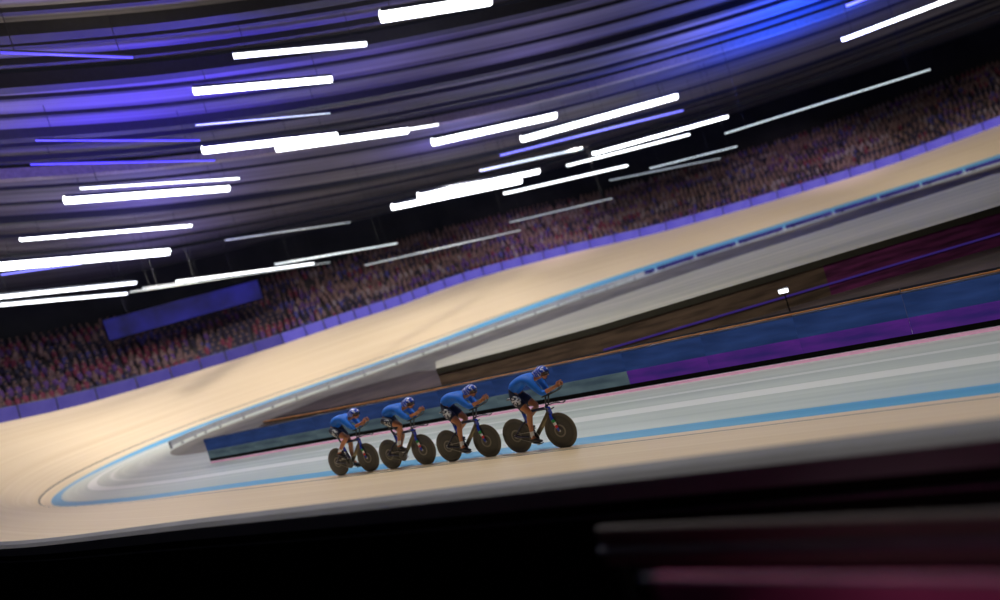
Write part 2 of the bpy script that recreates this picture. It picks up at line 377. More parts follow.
def spectator(p, nrm, cmi, lgi):
    ay = nrm; ax = Vector((-nrm.y, nrm.x, 0)); s = random.uniform(.92, 1.08)
    rs = [ring(p, .17 * s, .13, .30, ax, ay), ring(p - ay * .02, .19 * s, .12, .55 * s, ax, ay), ring(p, .21 * s, .10, .80 * s, ax, ay), ring(p, .07, .07, .90 * s, ax, ay)]
    for i in range(3): loft(rs[i], rs[i + 1], cmi)
    h = [rs[3], ring(p - ay * .02, .085, .10, .98 * s, ax, ay), ring(p - ay * .01, .095, .11, 1.06 * s, ax, ay), ring(p, .05, .06, 1.14 * s, ax, ay)]
    loft(h[0], h[1], 8); loft(h[1], h[2], 8); loft(h[2], h[3], 9); cap(h[3], 9)
    k0 = [ring(p - ay * .05, .18, .10, .30, ax, ay), ring(p - ay * .36, .17, .08, .28, ax, ay), ring(p - ay * .40, .13, .07, .0, ax, ay)]
    loft(k0[0], k0[1], lgi); loft(k0[1], k0[2], lgi)
for r in range(ROWS):
    t = 6.6; c1 = random.randrange(8); nxt = 0
    while t < 18.9:
        v = 7.6 + (r + .62) * RD
        p, nn, zo = loop(t); sp = (at(t + .02, v) - at(t, v)).length / .02
        if t > nxt: c1 = random.choices(range(8), weights=[5, 4, 3, 3, 2, 3, 1, 3] if t > 9.6 else [2, 1, 2, 8, 3, 0, 2, 0])[0]; nxt = t + random.uniform(.1, .7)  # left stand: its dimmer light is put into darker clothing colours
        if random.random() < .9:
            spectator(at(t, v, .35 + r * RH), nn, c1 if random.random() < .7 else random.randrange(8) if t > 9.6 else random.choice((0, 3, 3, 4)), random.choice((3, 3, 6, 0)))
        t += random.uniform(.52, .64) / sp
o = link_mesh('crowd', V, F, None, mats=cm + [skinm, hairm], fmat=FM); o['kind'] = 'stuff'
tag(o, 'blurred crowd of spectators seated in rows behind the violet boards', 'crowd')
# blue screen over the left part of the crowd
M['blue_screen'] = led_mat('blue_screen', (.006, .005, .07), (.022, .02, .34), .45, .35, (1, 1, 1))
a, q = Vector((-24.6, -11.5, 9.3)), Vector((-18.2, -1.0, 9.3)); d, c = between(a, q); L = d.length
o = thing('video_screen', 'royal blue video screen hanging over the far left crowd', 'screen', c, (0, 0, math.atan2(d.y, d.x)))
bm = bmesh.new(); add_box(bm, (0, .08, 0), (L, .2, 1.9), bev=.03); bm_obj('cabinet', bm, M['black'], o)
bm = bmesh.new(); add_box(bm, (0, -.04, 0), (L - .2, .04, 1.7), bev=.005); bm_obj('display', bm, M['blue_screen'], o)
for x in (-L * .35, L * .35):
    bm = bmesh.new(); add_tube(bm, [(x, .08, .9), (x, .08, 5.75)], .03, 6); bm_obj('suspension_cable', bm, M['cable'], o)

# ------------------------------------------------------------------ roof: concentric ring bands, ring beams and hung linear lamps
RINGS = [
 [(11.6, -30.0), (12.6, -28.4), (15.3, -24.9), (19.1, -21.0), (23.8, -17.1), (29.0, -13.6), (34.2, -10.8)],
 [(9.9, -29.7), (10.9, -27.9), (13.8, -24.0), (17.9, -19.6), (23.0, -15.1), (28.9, -11.2), (34.6, -8.1)],
 [(7.4, -29.1), (8.3, -27.1), (11.3, -22.5), (15.8, -17.3), (21.7, -11.9), (28.5, -7.2), (35.3, -3.8)],
 [(4.2, -28.5), (5.0, -26.1), (8.0, -20.6), (13.0, -14.1), (19.9, -7.4), (28.1, -1.7), (36.2, 2.2)],
 [(0, -27.6), (.6, -24.8), (3.3, -17.8), (8.8, -9.4), (17.1, -.6), (27.4, 6.8), (37.6, 11.2)],
 [(-4.2, -26.7), (-4.0, -23.4), (-1.8, -14.8), (4.0, -4.0), (13.8, 7.5), (26.6, 16.9), (39.2, 21.7)],
 [(-10.5, -25.4), (-11.1, -21.2), (-10.2, -9.9), (-4.5, 5.5), (7.7, 22.7), (25.0, 36.2), (42.1, 41.1)],
 [(-21.6, -25), (-24.3, -19.2), (-25, -6), (-18, 12), (-4, 31), (21, 49), (46, 56)],
 [(-34, -27), (-37, -18), (-38, -2), (-30, 20), (-12, 42), (18, 62), (50, 72)]]
inner_ring = [(40 - (40 - x) * .55, -32 + (y + 32) * .55) for x, y in RINGS[0]]
RINGS = [inner_ring] + RINGS
def smooth_line(pl, sub=8):
    out = []; P = [Vector((*p, 0)) for p in pl]; P = [2 * P[0] - P[1]] + P + [2 * P[-1] - P[-2]]
    for i in range(1, len(P) - 2):
        for k in range(sub):
            f = k / sub; a, b_, c_, d_ = P[i - 1:i + 3]
            out.append(.5 * ((2 * b_) + (-a + c_) * f + (2 * a - 5 * b_ + 4 * c_ - d_) * f * f + (-a + 3 * b_ - 3 * c_ + d_) * f ** 3))
    out.append(P[-2]); return out
for r in RINGS: r.insert(0, (r[0][0] + (r[0][0] - r[1][0]) * 2.5, r[0][1] - 9)); r.append((r[-1][0] * 2 - r[-2][0] + 14, r[-1][1] * 2 - r[-2][1] + 2))
SL = [smooth_line(r) for r in RINGS]
def interp(a, b_, f): return [p * (1 - f) + q_ * f for p, q_ in zip(a, b_)]
M['roof'] = uv_strip_mat('roof_panels', (.10, .092, .10), (.24, .225, .24), .05, 2.5, .8, scale=1.0)
M['roof_dark'] = uv_strip_mat('roof_panels_dark', (.05, .048, .05), (.14, .13, .13), .05, 2.5, .8)
M['beam'] = mat('tan_beam', (.30, .25, .21), .6, var=.2)
M['beam_dark'] = mat('dark_beam', (.03, .03, .034), .7)
zs = 15.0; V = []; U = []; F = []; prev = 0
for j in range(len(SL) - 1):           # every band is a step lower or higher than the last, closed by risers
    z = 15.2 + (.35 if j % 2 else 0)
    w = len(SL[0]); b0 = len(V); u = 0
    for i in range(w):
        u += (SL[j][i] - SL[j][i - 1]).length if i else 0
        V += [SL[j][i] + Vector((0, 0, z)), SL[j + 1][i] + Vector((0, 0, z)), SL[j + 1][i] + Vector((0, 0, 15.75))]
        U += [(u, j * 5), (u, j * 5 + 5), (u, j * 5 + 5.6)]
    for i in range(w - 1):
        F += [(b0 + 3 * i, b0 + 3 * i + 1, b0 + 3 * i + 4, b0 + 3 * i + 3), (b0 + 3 * i + 1, b0 + 3 * i + 2, b0 + 3 * i + 5, b0 + 3 * i + 4)]
struct(link_mesh('ceiling', V, F, M['roof'], uvs=U))
def beam(pl, z0, z1, wd, m, name):
    V = []; F = []; n = len(pl)
    for i, p in enumerate(pl):
        d = (pl[min(i + 1, n - 1)] - pl[max(i - 1, 0)]).normalized(); nn = Vector((-d.y, d.x, 0)) * wd / 2
        V += [p - nn + Vector((0, 0, z0)), p + nn + Vector((0, 0, z0)), p + nn + Vector((0, 0, z1)), p - nn + Vector((0, 0, z1))]
    for i in range(n - 1):
        for k in range(4): F.append((4 * i + k, 4 * i + (k + 1) % 4, 4 * i + 4 + (k + 1) % 4, 4 * i + 4 + k))
    F += [(0, 1, 2, 3), (4 * n - 4, 4 * n - 1, 4 * n - 2, 4 * n - 3)]
    return struct(link_mesh(name, V, F, m))
kb = 0
for j in range(1, len(SL) - 2):
    for f in (0.0, .3, .65):
        kb += 1
        tan = f == 0 and j in (1, 2, 6)
        beam(interp(SL[j], SL[j + 1], f), 14.8 if f == 0 else 15.06, 15.3, .5 if f == 0 else .2, M['beam'] if tan else M['beam_dark'], 'trim_%d' % kb)

LAMPS = [  # x0, y0, x1, y1, z, width, lens grade, words
 (15.51,-18.38,18.20,-15.07,13.80,.51,0,'thick white linear lamp at the top edge, left of centre'),
 (11.36,-21.57,13.77,-17.35,13.80,.25,1,'slim white linear lamp just below the topmost thick one, at left'),
 (8.55,-21.43,10.91,-16.60,13.80,.35,0,'white linear lamp second from the top at left, over the blue ceiling patch'),
 (2.88,-17.70,5.41,-11.34,13.80,.46,0,'left one of two white lamps end to end under the blue ceiling patch'),
 (3.38,-13.79,6.67,-6.75,13.80,.50,0,'right one of two white lamps end to end under the blue ceiling patch'),
 (5.17,-2.40,10.93,5.18,13.80,.62,0,'thick white linear lamp at the upper middle of the ceiling'),
 (6.99,6.80,17.03,15.88,13.63,.64,0,'longest thick white linear lamp, right of the upper middle'),
 (11.68,8.18,20.10,16.83,10.64,.31,0,'slim bright lamp below the longest thick lamp, upper of a close pair'),
 (9.83,7.14,16.96,16.61,10.39,.24,1,'slim grey-white lamp below the longest thick lamp, lower of a close pair'),
 (-.32,1.63,4.88,12.41,11.76,.58,0,'upper one of two thick white lamps side by side at picture centre'),
 (-1.88,.13,3.13,11.98,11.49,.58,0,'lower one of two thick white lamps side by side at picture centre'),
 (5.48,4.29,11.37,16.17,9.80,.24,1,'slim white lamp just right of the two thick centre lamps'),
 (-2.28,-20.94,-1.36,-12.86,13.80,.16,1,'thin white lamp directly above a thick one at the left'),
 (-3.86,-21.02,-2.93,-12.58,13.80,.49,0,'thick white lamp directly under a thin one at the left'),
 (-10.67,-20.62,-11.00,-10.32,13.80,.25,0,'slim white lamp at far left, above the thickest lamp'),
 (-16.14,-20.38,-18.04,-8.31,13.80,.77,0,'thickest white lamp, running off the left edge'),
 (-16.62,-20.74,-19.56,-10.66,11.96,.34,1,'upper one of two low white lamps at the left edge'),
 (-16.16,-21.03,-20.56,-11.05,11.40,.27,1,'lower one of two low white lamps at the left edge'),
 (-11.05,-12.56,-13.85,1.73,10.09,.23,1,'slim white lamp above the left crowd, right of the low left pair'),
 (28.86,12.91,35.27,14.51,12.07,.33,0,'white linear lamp at the top right corner'),
 (20.75,9.54,33.43,18.30,8.63,.14,2,'long thin dim lamp at right above the crowd'),
 (-7.84,-7.10,-7.71,6.27,9.59,.16,2,'thin dim lamp left of centre above the crowd'),
 (-2.67,-3.82,-.03,14.98,7.57,.13,3,'faint long lamp lowest above the crowd at centre'),
 (6.67,-6.75,7.68,-4.93,13.80,.18,1,'short thin lamp end right after the lamps under the blue patch'),
 (-14.57,-12.95,-15.36,-7.75,10.59,.22,3,'short dim lamp at left between the low left pair and the crowd'),
 (3.80,4.74,8.92,13.51,12.23,.24,2,'dim grey lamp under the blue tube at upper middle'),
 (-10.36,-8.57,-9.15,2.88,12.32,.13,3,'faint thin lamp above left of the dim crowd lamp'),
 (15.26,8.88,20.13,17.10,8.13,.12,2,'faint short lamp low at the right of centre, outermost of a pair'),
 (13.34,5.33,17.96,20.98,7.98,.13,3,'faint lamp low at the right of centre, inner of a pair'),
 (5.52,3.75,9.24,16.03,7.53,.13,3,'faint lamp hung low over the centre crowd'),
 (5.51,-19.58,7.77,-13.87,13.80,.07,2,'hair-thin lamp between the second and the third left lamps'),
 (-11.74,-15.35,-14.62,4.43,10.02,.12,3,'long faint lamp parallel to the slim lamp above the left crowd')]
def linear_lamp(x0, y0, x1, y1, z, wd, lens, words, group, name='linear_lamp', body=True):
    a, q_ = Vector((x0, y0, z)), Vector((x1, y1, z)); d, c = between(a, q_); L = d.length
    o = thing(name, words, 'lamp', c, (0, 0, math.atan2(d.y, d.x)), group)
    h = max(.06, wd * .35)
    bm = bmesh.new()                                # trapezoid shell with end plates
    for x in (-L / 2, L / 2): pass
    vs = [[bm.verts.new((x, y, zz)) for y, zz in ((-wd * .5, .0), (-wd * .34, h), (wd * .34, h), (wd * .5, 0), (wd * .47, .0), (wd * .3, h * .8), (-wd * .3, h * .8), (-wd * .47, 0))] for x in (-L / 2, L / 2)]
    for k in range(8): bm.faces.new((vs[0][k], vs[0][(k + 1) % 8], vs[1][(k + 1) % 8], vs[1][k]))
    for e in vs: bm.faces.new((e[0], e[1], e[2], e[3], e[4], e[5], e[6], e[7]))
    bm_obj('housing', bm, M['housing'], o)
    bm = bmesh.new(); add_tube(bm, [(-L / 2 + .02, 0, -wd * .12), (L / 2 - .02, 0, -wd * .12)], [(wd * .45, wd * .40)] * 2, 14); bm_obj('lens', bm, M[lens], o, True)
    for x in (-L * .4, L * .4):
        bm = bmesh.new(); add_tube(bm, [(x, 0, h * .7), (x, 0, 15.16 - z)], .012, 6); bm_obj('suspension_cable', bm, M['cable'], o)
    return o
for l in LAMPS: linear_lamp(*l[:6], 'lamp%d' % l[6], l[7], 'linear roof lamps')
for l in [(5.93,4.65,16.78,17.96,12.63,.16,'royal_tube','violet-blue light tube under the longest thick white lamp'),
          (29.57,11.79,31.50,12.40,13.80,.26,'royal_tube','short royal blue lamp at the top right edge'),
          (9.50,-27.69,10.27,-24.44,13.80,.10,'blue_tube','dim blue light tube at the top left edge'),
          (3.38,-24.74,3.93,-18.43,13.80,.10,'blue_tube','upper one of two blue light tubes at the left'),
          (.90,-24.06,1.46,-16.15,13.80,.12,'blue_tube','lower one of two blue light tubes at the left, by the dark beam'),
          (-18.36,-19.23,-18.07,-14.63,13.62,.13,'royal_tube','blue light tube below the thickest lamp at the left edge')]:
    linear_lamp(*l[:6], l[6], l[7], 'blue light tubes', 'light_tube')

# ------------------------------------------------------------------ team pursuit bikes and riders
M['carbon'] = mat('carbon_black', (.018, .018, .018), .35, var=.3, coat=.4)
M['disc'] = None
def disc_mat():
    m, nt, b_ = new_mat('disc_wheel')
    tc = nt.nodes.new('ShaderNodeTexCoord'); ln = nt.nodes.new('ShaderNodeVectorMath'); ln.operation = 'LENGTH'
    sp = nt.nodes.new('ShaderNodeSeparateXYZ'); cb = nt.nodes.new('ShaderNodeCombineXYZ')
    nt.links.new(tc.outputs['Object'], sp.inputs[0]); nt.links.new(sp.outputs['X'], cb.inputs['X']); nt.links.new(sp.outputs['Z'], cb.inputs['Z'])
    nt.links.new(cb.outputs[0], ln.inputs[0])
    rp = nt.nodes.new('ShaderNodeValToRGB'); e = rp.color_ramp.elements
    e[0].position = 0; e[0].color = (.05, .045, .035, 1); e[1].position = 1; e[1].color = (.016, .015, .010, 1)
    for p_, c_ in ((.085, (.016, .015, .010, 1)), (.095, (.16, .15, .12, 1)), (.115, (.16, .15, .12, 1)), (.125, (.016, .015, .010, 1)), (.20, (.026, .023, .015, 1)), (.26, (.016, .015, .010, 1)), (.285, (.05, .044, .03, 1))):
        k = e.new(p_); k.color = c_
    nt.links.new(ln.outputs['Value'], rp.inputs[0]); nt.links.new(rp.outputs[0], b_.inputs['Base Color'])
    b_.inputs['Roughness'].default_value = .4; b_.inputs['Coat Weight'].default_value = .25
    return m
M['disc'] = disc_mat()
M['tyre'] = mat('tan_wall_tyre', (.10, .085, .055), .6, var=.2)
M['hubm'] = mat('hub_metal', (.45, .45, .42), .3, .9)
M['frame_blue'] = mat('frame_blue', (.015, .05, .55), .25, var=.1, coat=.6)
M['frame_navy'] = mat('frame_navy', (.012, .018, .07), .3, var=.2, coat=.5)
M['bronze'] = mat('bronze_tube', (.20, .17, .10), .3, .5, var=.2)
M['green'] = mat('flag_green', (.01, .30, .07), .4); M['white'] = mat('flag_white', (.85, .85, .85), .4); M['red'] = mat('flag_red', (.65, .02, .03), .4)
M['skin'] = mat('skin', (.46, .19, .09), .5, var=.1, scale=9)
M['dark_pad'] = mat('bar_pad', (.02, .02, .022), .8)
def jersey_mat():
    m = mat('blue_jersey', (.001, .14, .70), .6, var=.10, scale=7); return m
M['jersey'] = jersey_mat()
def shorts_mat():
    """navy lycra with rows of illegible white lettering on the outside of the right thigh"""
    m, nt, b_ = new_mat('navy_shorts')
    tc = nt.nodes.new('ShaderNodeTexCoord')
    wv = nt.nodes.new('ShaderNodeTexNoise'); wv.inputs['Scale'].default_value = 26; wv.inputs['Detail'].default_value = 2
    gt = nt.nodes.new('ShaderNodeMath'); gt.operation = 'GREATER_THAN'; gt.inputs[1].default_value = .5
    ds = nt.nodes.new('ShaderNodeVectorMath'); ds.operation = 'DISTANCE'; ds.inputs[1].default_value = (.33, -.20, 1.03)
    lt = nt.nodes.new('ShaderNodeMath'); lt.operation = 'LESS_THAN'; lt.inputs[1].default_value = .105
    mu = nt.nodes.new('ShaderNodeMath'); mu.operation = 'MULTIPLY'
    nt.links.new(tc.outputs['Object'], wv.inputs['Vector']); nt.links.new(tc.outputs['Object'], ds.inputs[0])
    nt.links.new(wv.outputs['Fac'], gt.inputs[0]); nt.links.new(ds.outputs['Value'], lt.inputs[0])
    nt.links.new(gt.outputs[0], mu.inputs[0]); nt.links.new(lt.outputs[0], mu.inputs[1])
    mx_ = nt.nodes.new('ShaderNodeMix'); mx_.data_type = 'RGBA'; nt.links.new(mu.outputs[0], mx_.inputs['Factor'])
    mx_.inputs['A'].default_value = (.012, .016, .045, 1); mx_.inputs['B'].default_value = (.6, .62, .66, 1)
    nt.links.new(mx_.outputs['Result'], b_.inputs['Base Color']); b_.inputs['Roughness'].default_value = .5
    return m
M['shorts'] = shorts_mat()
def helmet_mat():
    """royal blue shell crossed by thin white curving stripes"""
    m, nt, b_ = new_mat('helmet_blue')
    tc = nt.nodes.new('ShaderNodeTexCoord'); mp = nt.nodes.new('ShaderNodeMapping'); mp.inputs['Rotation'].default_value = (.3, .35, .5)
    wv = nt.nodes.new('ShaderNodeTexWave'); wv.inputs['Scale'].default_value = 7.0; wv.inputs['Distortion'].default_value = 5; wv.inputs['Detail Scale'].default_value = 2.2
    rp = nt.nodes.new('ShaderNodeValToRGB'); rp.color_ramp.elements[0].position = .88; rp.color_ramp.elements[0].color = (.006, .05, .52, 1)
    rp.color_ramp.elements[1].position = .95; rp.color_ramp.elements[1].color = (.75, .80, .95, 1)
    nt.links.new(tc.outputs['Object'], mp.inputs[0]); nt.links.new(mp.outputs[0], wv.inputs['Vector']); nt.links.new(wv.outputs['Fac'], rp.inputs[0])
    nt.links.new(rp.outputs[0], b_.inputs['Base Color']); b_.inputs['Roughness'].default_value = .25; b_.inputs['Coat Weight'].default_value = .6
    return m
M['helmet'] = helmet_mat()
M['visor'] = mat('smoked_visor', (.03, .03, .04), .1, var=.05, alpha=.72, coat=.5)
M['eye'] = mat('eye_dark', (.03, .02, .015), .2); M['eyewhite'] = mat('eye_white', (.8, .78, .75), .3); M['lip'] = mat('lip', (.42, .15, .12), .5)
M['sock'] = mat('pale_sock', (.78, .80, .84), .7); M['shoe'] = mat('dark_shoe', (.02, .02, .025), .35)

HUB_R, HUB_F, WR = Vector((0, 0, .335)), Vector((.99, 0, .335)), .335
BB = Vector((.42, 0, .275)); CR = .17
def crank_dir(a): return Vector((math.sin(a), 0, -math.cos(a)))       # a = 0: right crank straight down, growing forward
def wheel(c, par):
    bm = bmesh.new(); add_lathe(bm, [(.002, -.030), (.03, -.029), (.05, -.026), (.20, -.019), (.305, -.011), (.314, -.009), (.314, .009), (.305, .011), (.20, .019), (.05, .026), (.03, .029), (.002, .030)], 64)
    w = bm_obj('disc_wheel', bm, M['disc'], par, True); w.location = c
    bm = bmesh.new(); add_lathe(bm, [(.311, -.009), (.322, -.0115), (.331, -.008), (.335, 0), (.331, .008), (.322, .0115), (.311, .009)], 72)
    bm_obj('tyre', bm, M['tyre'], w, True)
    bm = bmesh.new(); add_lathe(bm, [(.004, -.052), (.011, -.050), (.012, -.035), (.022, -.031), (.022, .031), (.012, .035), (.011, .050), (.004, .052)], 20)
    bm_obj('hub', bm, M['hubm'], w, True)
def bike(label, loc, rot, ang, group):
    o = thing('track_bicycle', label, 'bicycle', loc, rot, group)
    wheel(HUB_R, o); wheel(HUB_F, o)
    SX, SZ = .12, 1.0                                   # seat post head
    hd_t, hd_b = Vector((.815, 0, .80)), Vector((.855, 0, .63))
    bm = bmesh.new()                                     # aero frame: head tube, top tube, seat tube, stays
    add_tube(bm, [hd_t, (hd_t + hd_b) / 2, hd_b], [(.019, .034), (.021, .042), (.020, .036)], 14)
    add_tube(bm, [Vector((.80, 0, .775)), Vector((.55, 0, .765)), Vector((.285, 0, .745))], [(.017, .030), (.014, .026), (.016, .030)], 12)
    add_tube(bm, [Vector((.265, 0, .80)), Vector((.30, 0, .62)), Vector((.385, 0, .42)), BB], [(.014, .034), (.015, .040), (.016, .046), (.026, .05)], 12)
    for s in (-1, 1):
        add_tube(bm, [BB + Vector((-.02, s * .022, 0)), Vector((.20, s * .040, .30)), Vector((0, s * .058, .335))], [(.008, .020), (.007, .016), (.006, .018)], 8)
        add_tube(bm, [Vector((.30, s * .012, .60)), Vector((.16, s * .042, .50)), Vector((0, s * .058, .335))], [(.007, .016), (.006, .013), (.006, .018)], 8)
        add_tube(bm, [Vector((-.03, s * .058, .335)), Vector((.03, s * .058, .335))], [(.006, .012)] * 2, 8)
    add_tube(bm, [BB + Vector((0, -.045, 0)), BB + Vector((0, .045, 0))], .030, 16)
    bm_obj('frame', bm, M['frame_navy'], o, True)
    bm = bmesh.new(); add_tube(bm, [Vector((.835, 0, .70)), Vector((.66, 0, .50)), Vector((.45, 0, .29))], [(.018, .040), (.019, .046), (.022, .044)], 14)
    bm_obj('down_tube', bm, M['bronze'], o, True)
    bm2 = bmesh.new(); add_tube(bm2, [Vector((.28, 0, .74)), Vector((.325, 0, .56))], [(.0165, .037), (.017, .044)], 12)
    bm = bmesh.new()                                     # head cover and seat cluster in bright blue
    add_tube(bm, [Vector((.79, 0, .79)), Vector((.855, 0, .765)), Vector((.885, 0, .65))], [(.022, .03), (.025, .05), (.021, .034)], 14)
    bm_obj('seat_cluster', bm2, M['frame_blue'], o, True)
    bm_obj('blue_fairing', bm, M['frame_blue'], o, True)
    bm = bmesh.new()                                     # fork blades: blue, then green, white and red bands
    fp = [Vector((.865, 0, .66)), Vector((.88, 0, .60)), Vector((.90, 0, .555)), Vector((.925, 0, .50)), Vector((.945, 0, .45)), Vector((.965, 0, .40)), Vector((.99, 0, .335))]
    for s in (-1, 1):
        pp = [p + Vector((0, s * y, 0)) for p, y in zip(fp, (.012, .034, .042, .046, .048, .050, .052))]
        add_tube(bm, pp, [(.012, .026), (.009, .032), (.009, .036), (.009, .036), (.009, .033), (.008, .028), (.007, .018)], 12, mi=[0, 0, 1, 2, 3, 0])
    bm_obj('fork', bm, None, o, True, [M['frame_blue'], M['green'], M['white'], M['red']])
    bm = bmesh.new(); add_tube(bm, [Vector((.285, 0, .72)), Vector((.20, 0, .88)), Vector((SX, 0, SZ + .02))], [(.011, .028), (.010, .026), (.010, .026)], 12)
    bm_obj('seat_post', bm, M['carbon'], o, True)
    bm = bmesh.new(); vs = []
    for x, wy, z in ((-.12, .066, .030), (-.09, .072, .036), (-.03, .060, .030), (.04, .030, .026), (.11, .020, .024), (.14, .012, .018)):
        vs.append([bm.verts.new((SX + .02 + x, wy * math.cos(k * math.pi / 6), SZ + .02 + z + (.016 if math.sin(k * math.pi / 6) > 0 else .03) * math.sin(k * math.pi / 6))) for k in range(12)])
    for i in range(5):
        for k in range(12): bm.faces.new((vs[i][k], vs[i][(k + 1) % 12], vs[i + 1][(k + 1) % 12], vs[i + 1][k]))
    bm.faces.new(vs[0]); bm.faces.new(vs[-1])
    sd = bm_obj('saddle', bm, M['carbon'], o, True)
    bm = bmesh.new()
    for s in (-1, 1): add_tube(bm, [(SX - .06, s * .02, SZ + .03), (SX, s * .02, SZ + .01), (SX + .08, s * .018, SZ + .035)], .0035, 6)
    bm_obj('saddle_rail', bm, M['hubm'], sd, True)
    bm = bmesh.new()                                     # base bar with drooping horns
    add_tube(bm, [(.84, -.02, .82), (.87, -.12, .82), (.90, -.19, .815), (.99, -.215, .80), (1.06, -.215, .79), (1.12, -.212, .815)], [(.02, .012), (.018, .009), (.016, .012), (.013, .013), (.013, .013), (.011, .011)], 10, ref=Vector((1, 0, 0.01)))
    add_tube(bm, [(.84, .02, .82), (.87, .12, .82), (.90, .19, .815), (.99, .215, .80), (1.06, .215, .79), (1.12, .212, .815)], [(.02, .012), (.018, .009), (.016, .012), (.013, .013), (.013, .013), (.011, .011)], 10, ref=Vector((1, 0, 0.01)))
    add_tube(bm, [(.80, 0, .80), (.83, 0, .82), (.87, 0, .825)], [(.022, .018), (.028, .022), (.02, .016)], 10)
    bm_obj('base_bar', bm, M['carbon'], o, True)
    bm = bmesh.new()
    for s in (-1, 1): add_tube(bm, [(.85, s * .045, .83), (.875, s * .05, .92), (.90, s * .055, 1.0)], [(.010, .016)] * 3, 10)
    bm_obj('riser', bm, M['carbon'], o, True)
    for s in (-1, 1):
        bm = bmesh.new(); add_tube(bm, [(.86, s * .065, .995), (1.02, s * .058, 1.03), (1.18, s * .05, 1.075), (1.235, s * .048, 1.12), (1.245, s * .048, 1.19)], .011, 10)
        bm_obj('aero_extension', bm, M['carbon'], o, True)
        bm = bmesh.new(); add_box(bm, (.91, s * .075, 1.013), (.13, .085, .022), Quaternion((0, 1, 0), -.18).to_matrix(), bev=.008); bm_obj('arm_pad', bm, M['dark_pad'], o)
    cd = crank_dir(ang)
    bm = bmesh.new()
    for k in range(2): pass
    add_lathe(bm, [(.004, -.062), (.10, -.060), (.112, -.058), (.112, -.053), (.10, -.051), (.004, -.050)], 56, 'Y', BB)
    cs = bm_obj('chainring', bm, M['carbon'], o, True)
    for s, dd in ((-1, cd), (1, -cd)):
        e = BB + dd * CR + Vector((0, s * .085, 0))
        bm = bmesh.new(); add_tube(bm, [BB + Vector((0, s * .066, 0)), BB + dd * CR * .5 + Vector((0, s * .074, 0)), e - Vector((0, s * .01, 0))], [(.010, .018), (.008, .014), (.008, .013)], 10, ref=Vector((0, 1, 0)))
        cr = bm_obj('crank_arm', bm, M['carbon'], o, True)
        bm = bmesh.new(); add_box(bm, e + Vector((0, s * .045, 0)), (.075, .07, .018), bev=.005); add_tube(bm, [e - Vector((0, s * .012, 0)), e + Vector((0, s * .08, 0))], .006, 8)
        bm_obj('pedal', bm, M['hubm'], cr)
    bm = bmesh.new()                                     # chain loop around chainring and sprocket
    lp = []
    for k in range(15):
        a = -math.pi / 2 + math.pi * k / 14; lp.append(BB + Vector((.114 * math.cos(a), -.056, .114 * math.sin(a))))
    for k in range(9):
        a = math.pi / 2 + math.pi * k / 8; lp.append(HUB_R + Vector((.032 * math.cos(a), -.050, .032 * math.sin(a))))
    lp.append(lp[0].copy())
    add_tube(bm, lp, [(.004, .005)] * len(lp), 6)
    bm_obj('chain', bm, M['hubm'], o)
    bm = bmesh.new(); add_lathe(bm, [(.010, -.054), (.030, -.053), (.032, -.050), (.030, -.047), (.010, -.046)], 24, 'Y', HUB_R); bm_obj('sprocket', bm, M['hubm'], o, True)
    return o
def two_bone(a, c, l1, l2, pole):
    d = c - a; L = min(d.length, (l1 + l2) * .999); u = d.normalized(); x = (L * L + l1 * l1 - l2 * l2) / (2 * L)
    h = math.sqrt(max(0, l1 * l1 - x * x)); pv = (pole - u * pole.dot(u)).normalized(); return a + u * x + pv * h
